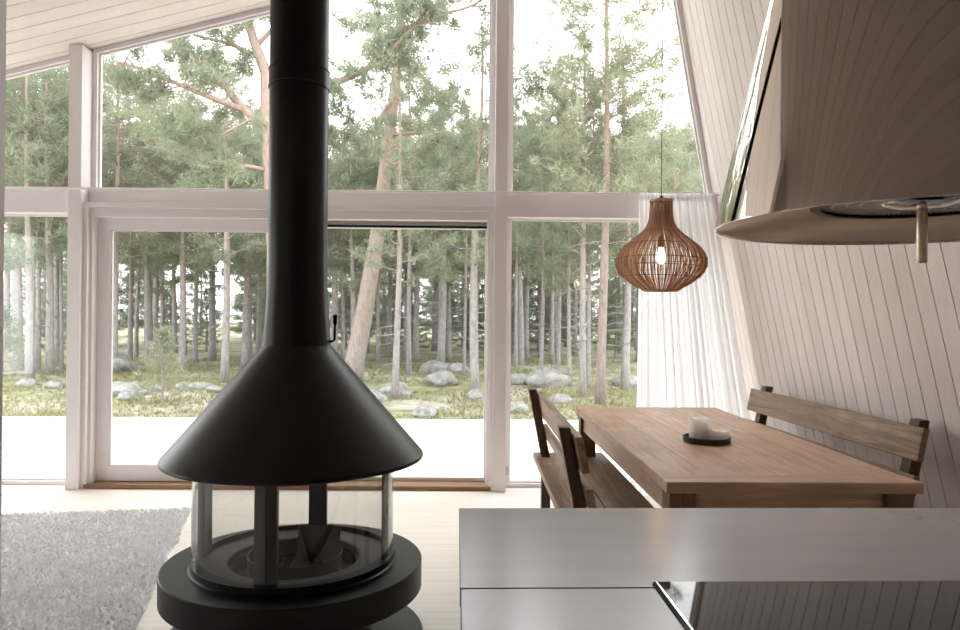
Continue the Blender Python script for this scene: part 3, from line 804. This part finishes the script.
for i in range(60):
    x = -38 + 60*i/59 + rn.uniform(-1.2,1.2); y = 42 + rn.uniform(-10,10)
    if x < -14 and i % 2: continue
    x, y = clear(x, y, 3.4)
    place(SPRUCE, x, y, rn.uniform(1.0,1.4), rn.uniform(.8,1.15), rn.random()*6.28, 'dark distant spruce standing far behind the pine trunks', 'tree', 'distant spruces behind the pines')
BACK = [(-20.5,31,9.5),(-18.6,29,9),(-17.4,34,10),(-15.2,30,9.4),(-13.6,33,10.2),(-11.9,30,9.3),(-10.0,34,9.8),(-7.6,31,8.6),(-5.4,33,9.2),(-4.4,30,8.4),(-2.9,34,9.4),(-1.6,31,8.6),(-.3,34,9.2),(1.0,31,9.6),(2.2,33,9.9),(3.6,31,9.5),(4.9,33,10.0),(6.2,30,9.2),(7.6,33,10),(9.2,31,9.6),(10.8,33,10)]
for i, (x,y,hh) in enumerate(BACK):
    x, y = clear(x, y, 2.4)
    place(BUSHY[(i*2) % 3], x, y, rn.uniform(1.15,1.5), hh/8.4, rn.random()*6.28, 'full green pine standing far behind the nearer pine trunks', 'tree', 'far pines filling the gaps')
UNDER = [(-14.5,25,2.4),(-12.9,31,3.0),(-10.9,29,2.6),(-8.6,33,3.2),(-6.0,31,3.0),(-3.4,30,3.2),(-2.3,27.5,2.7),(-1.2,29,3.2),(.1,27,2.8),(1.4,30,3.6),(2.3,27,3.2),(3.3,25,2.9),(4.0,29,3.4),(5.4,27,3.1),(6.6,30,3.4)]
for i, (x,y,hh) in enumerate(UNDER):
    x, y = clear(x, y, 1.6)
    place(SPRUCE, x, y, hh/8*1.35, hh/8, rn.random()*6.28, 'low green spruce, %s from left behind the pine trunks' % ordinal(i), 'tree', 'low spruces between the pines')
place(YOUNG, -5.12, 12.0, 1, 1.0, 0, 'small light green young spruce growing beyond the deck, seen through sliding door', 'tree', 'young spruces')
place(YOUNG, -11.0, 17.0, 1.7, 1.25, 2, 'pale green young spruce at the far left, left of the left post', 'tree', 'young spruces')

# ---- the three individual pines near the house
def hero(label, trunk, radii, branches, crown_pts, bark, needle, seed, clump=(.17,26,.021)):
    rn = random.Random(seed); b0 = Vector(trunk[0])
    root = thing('pine_tree', label, 'tree', b0, group='pines standing beyond the deck')
    MB().tube([Vector(p)-b0 for p in trunk], radii, 14).build('trunk', bark, root, smooth=True)
    vs = []; fs = []
    for pts, r_, leafy in branches:
        P = [Vector(p)-b0 for p in pts]; n = len(P)
        # smooth the limb
        Q = []
        for i in range(n-1):
            p0, p1, p2, p3 = P[max(i-1,0)], P[i], P[i+1], P[min(i+2,n-1)]
            for q in range(4):
                t = q/4; Q.append(.5*((2*p1)+(p2-p0)*t+(2*p0-5*p1+4*p2-p3)*t*t+(3*p1-p0-3*p2+p3)*t**3))
        Q.append(P[-1]); m = len(Q)
        mb = MB(); mb.tube(Q, [r_*(1-.7*i/(m-1)) for i in range(m)], 8)
        if leafy:
            for _ in range(int(leafy)):
                i = min(m-2, int(m*(.3+.7*rn.random()))); o = Q[i]
                tip = o + Vector((rn.uniform(-.7,.7), rn.uniform(-.8,.5), rn.uniform(-.35,.6)))
                mid = o.lerp(tip,.5)+Vector((0,0,rn.uniform(-.08,.1)))
                mb.tube([o,mid,tip], [.016,.010,.005], 4, cap=False)
                for q in range(6): blades(vs, fs, rn, mid.lerp(tip, .1+.2*q)+Vector((rn.gauss(0,.06),rn.gauss(0,.06),rn.gauss(0,.06))), (tip-o).normalized()*.5+Vector((0,0,.4)), clump[0]*rn.uniform(.7,1.1), clump[1], clump[2])
        mb.build('branch', bark, root, smooth=True)
    for x, y, z, s, n in crown_pts:
        p = Vector((x,y,z))-b0
        for _ in range(n*3):
            q = p + Vector((rn.gauss(0,s*.5), rn.gauss(0,s*.5), rn.gauss(0,s*.33)))
            blades(vs, fs, rn, q, Vector((0,0,.5)), clump[0]*rn.uniform(.7,1.1), clump[1], clump[2])
    mc = MB(); mc.v = vs; mc.f = fs; mc.build('crown', needle, root)
    return root
Y1 = 16.7
hero('big leaning pine with pinkish bark just right of the black stove pipe',
 [(-2.78,Y1,-.4),(-2.70,Y1,.3),(-2.52,Y1,1.23),(-2.19,Y1,3.32),(-1.94,Y1,5.64),(-1.785,Y1,6.98),(-1.70,Y1,8.6),(-1.6,Y1,9.8)],
 [.27,.225,.205,.17,.135,.115,.085,.04],
 [([(-1.85,Y1,5.85),(-1.36,Y1-.3,5.74),(-.73,Y1-.5,5.44)],.045,0),([(-1.90,Y1,5.52),(-1.24,Y1-.4,5.48),(-.75,Y1-.7,5.42)],.05,2),
  ([(-1.93,Y1,5.22),(-1.51,Y1-.3,5.06),(-1.16,Y1-.4,4.79)],.04,0),([(-1.98,Y1,4.88),(-1.65,Y1-.2,4.81),(-1.32,Y1-.3,4.6)],.035,0),
  ([(-1.77,Y1,7.05),(-1.30,Y1-.2,6.92),(-.95,Y1-.4,6.51),(-.55,Y1-.5,6.26),(-.13,Y1-.6,6.05)],.055,12),
  ([(-1.86,Y1,6.36),(-2.08,Y1-.3,5.96),(-2.235,Y1-.4,5.4),(-2.21,Y1-.4,5.05)],.05,0),([(-1.88,Y1,6.2),(-2.2,Y1-.1,5.9),(-2.38,Y1-.1,5.3),(-2.45,Y1,4.9)],.03,2),
  ([(-1.75,Y1,7.6),(-2.3,Y1+.2,8.0),(-2.9,Y1+.3,8.1)],.05,14),([(-1.70,Y1,8.3),(-1.1,Y1,8.8),(-.6,Y1-.2,9.1)],.05,14)],
 [(-1.75,Y1,7.5,.7,36),(-1.5,Y1,8.6,.8,40)], M['bark_red'], M['needle'], 5)
Y2 = 13.0
hero('old pine half hidden behind the stove pipe with great reddish branches spreading to both sides',
 [(-3.50,Y2,-.4),(-3.52,Y2,1.0),(-3.53,Y2,2.5),(-3.60,Y2,3.58),(-3.68,Y2,4.69),(-3.74,Y2,5.68),(-3.97,Y2,6.26),(-4.17,Y2,6.9),(-4.3,Y2,7.8)],
 [.22,.18,.165,.15,.14,.11,.085,.065,.03],
 [([(-3.70,Y2,4.71),(-4.10,Y2-.1,4.99),(-4.46,Y2-.2,5.44),(-4.81,Y2-.2,5.76),(-5.11,Y2-.2,5.92)],.095,11),
  ([(-4.10,Y2-.1,4.98),(-4.42,Y2-.4,5.05),(-4.73,Y2-.6,5.13),(-5.2,Y2-.8,5.3),(-5.65,Y2-.9,5.45),(-6.0,Y2-.9,5.55)],.06,14),
  ([(-3.81,Y2,4.87),(-4.04,Y2-.2,4.74),(-4.45,Y2-.3,4.47)],.035,4),([(-3.69,Y2,3.92),(-3.93,Y2-.2,3.95),(-4.16,Y2-.3,3.93),(-4.41,Y2-.4,3.73)],.045,5),
  ([(-3.70,Y2,4.9),(-3.13,Y2+.1,5.29),(-2.68,Y2+.1,5.48),(-2.2,Y2,5.65),(-1.61,Y2,5.97),(-1.25,Y2,6.38),(-.89,Y2,6.82)],.09,26),
  ([(-1.61,Y2,5.97),(-1.14,Y2-.1,6.44),(-.64,Y2-.2,6.68),(-.08,Y2-.3,6.8),(.31,Y2-.3,7.05)],.05,22),
  ([(-3.62,Y2,4.5),(-2.95,Y2+.3,4.75),(-2.32,Y2+.4,4.7)],.045,9),([(-3.78,Y2,5.9),(-4.4,Y2,6.2),(-5.0,Y2-.1,6.3)],.05,14),
  ([(-3.9,Y2,6.2),(-3.4,Y2,6.7),(-2.9,Y2,7.0)],.05,16)],
 [(-5.2,Y2+.5,6.0,.6,18),(-5.9,Y2-.6,5.35,.55,24),(-2.6,Y2+.5,5.2,.4,9),(-1.4,Y2+.4,6.3,.5,12),(-5.3,Y2+.2,4.7,.6,20),(-2.7,Y2+.3,4.6,.4,12)], M['bark_red'], M['needle'], 6)
def hero3():
    o = pine('pine_tree', 8.6, 2.9, 1.35, .090, 91, 84, M['needle_y'], M['bark_h'], lean=.012, dead=22, clump=(.14,22,.017), br=.11)
    o.location = (2.22,12.4,gz(2.22,12.4)-.02)
    tag(o, 'slender straight pine with airy crown in front of all others right of the right post', 'tree', 'pines standing beyond the deck')
hero3()

# ------------------------------------------------------------------ sky and colour management
w = bpy.data.worlds.new('overcast_sky'); sc.world = w; w.use_nodes = True
t = w.node_tree; t.nodes.clear()
o = t.nodes.new('ShaderNodeOutputWorld'); bg = t.nodes.new('ShaderNodeBackground')
tc = t.nodes.new('ShaderNodeTexCoord'); sp = t.nodes.new('ShaderNodeSeparateXYZ'); rp = t.nodes.new('ShaderNodeValToRGB')
e = rp.color_ramp.elements; e[0].position = 0; e[0].color = (.90,.905,.91,1); e[1].position = 1; e[1].color = (1,.985,.995,1)
t.links.new(tc.outputs['Generated'], sp.inputs[0]); t.links.new(sp.outputs[2], rp.inputs[0]); t.links.new(rp.outputs[0], bg.inputs[0])
bg.inputs[1].default_value = 3.2
t.links.new(bg.outputs[0], o.inputs[0])
sc.view_settings.view_transform = 'Standard'
sc.view_settings.look = 'None'
sc.view_settings.exposure = 0.98
sc.view_settings.gamma = 1.0
sc.view_settings.use_curve_mapping = False
sc.cycles.max_bounces = 12; sc.cycles.diffuse_bounces = 7; sc.cycles.glossy_bounces = 5; sc.cycles.transparent_max_bounces = 24
sc.cycles.caustics_reflective = False; sc.cycles.caustics_refractive = False
sc.cycles.use_denoising = True
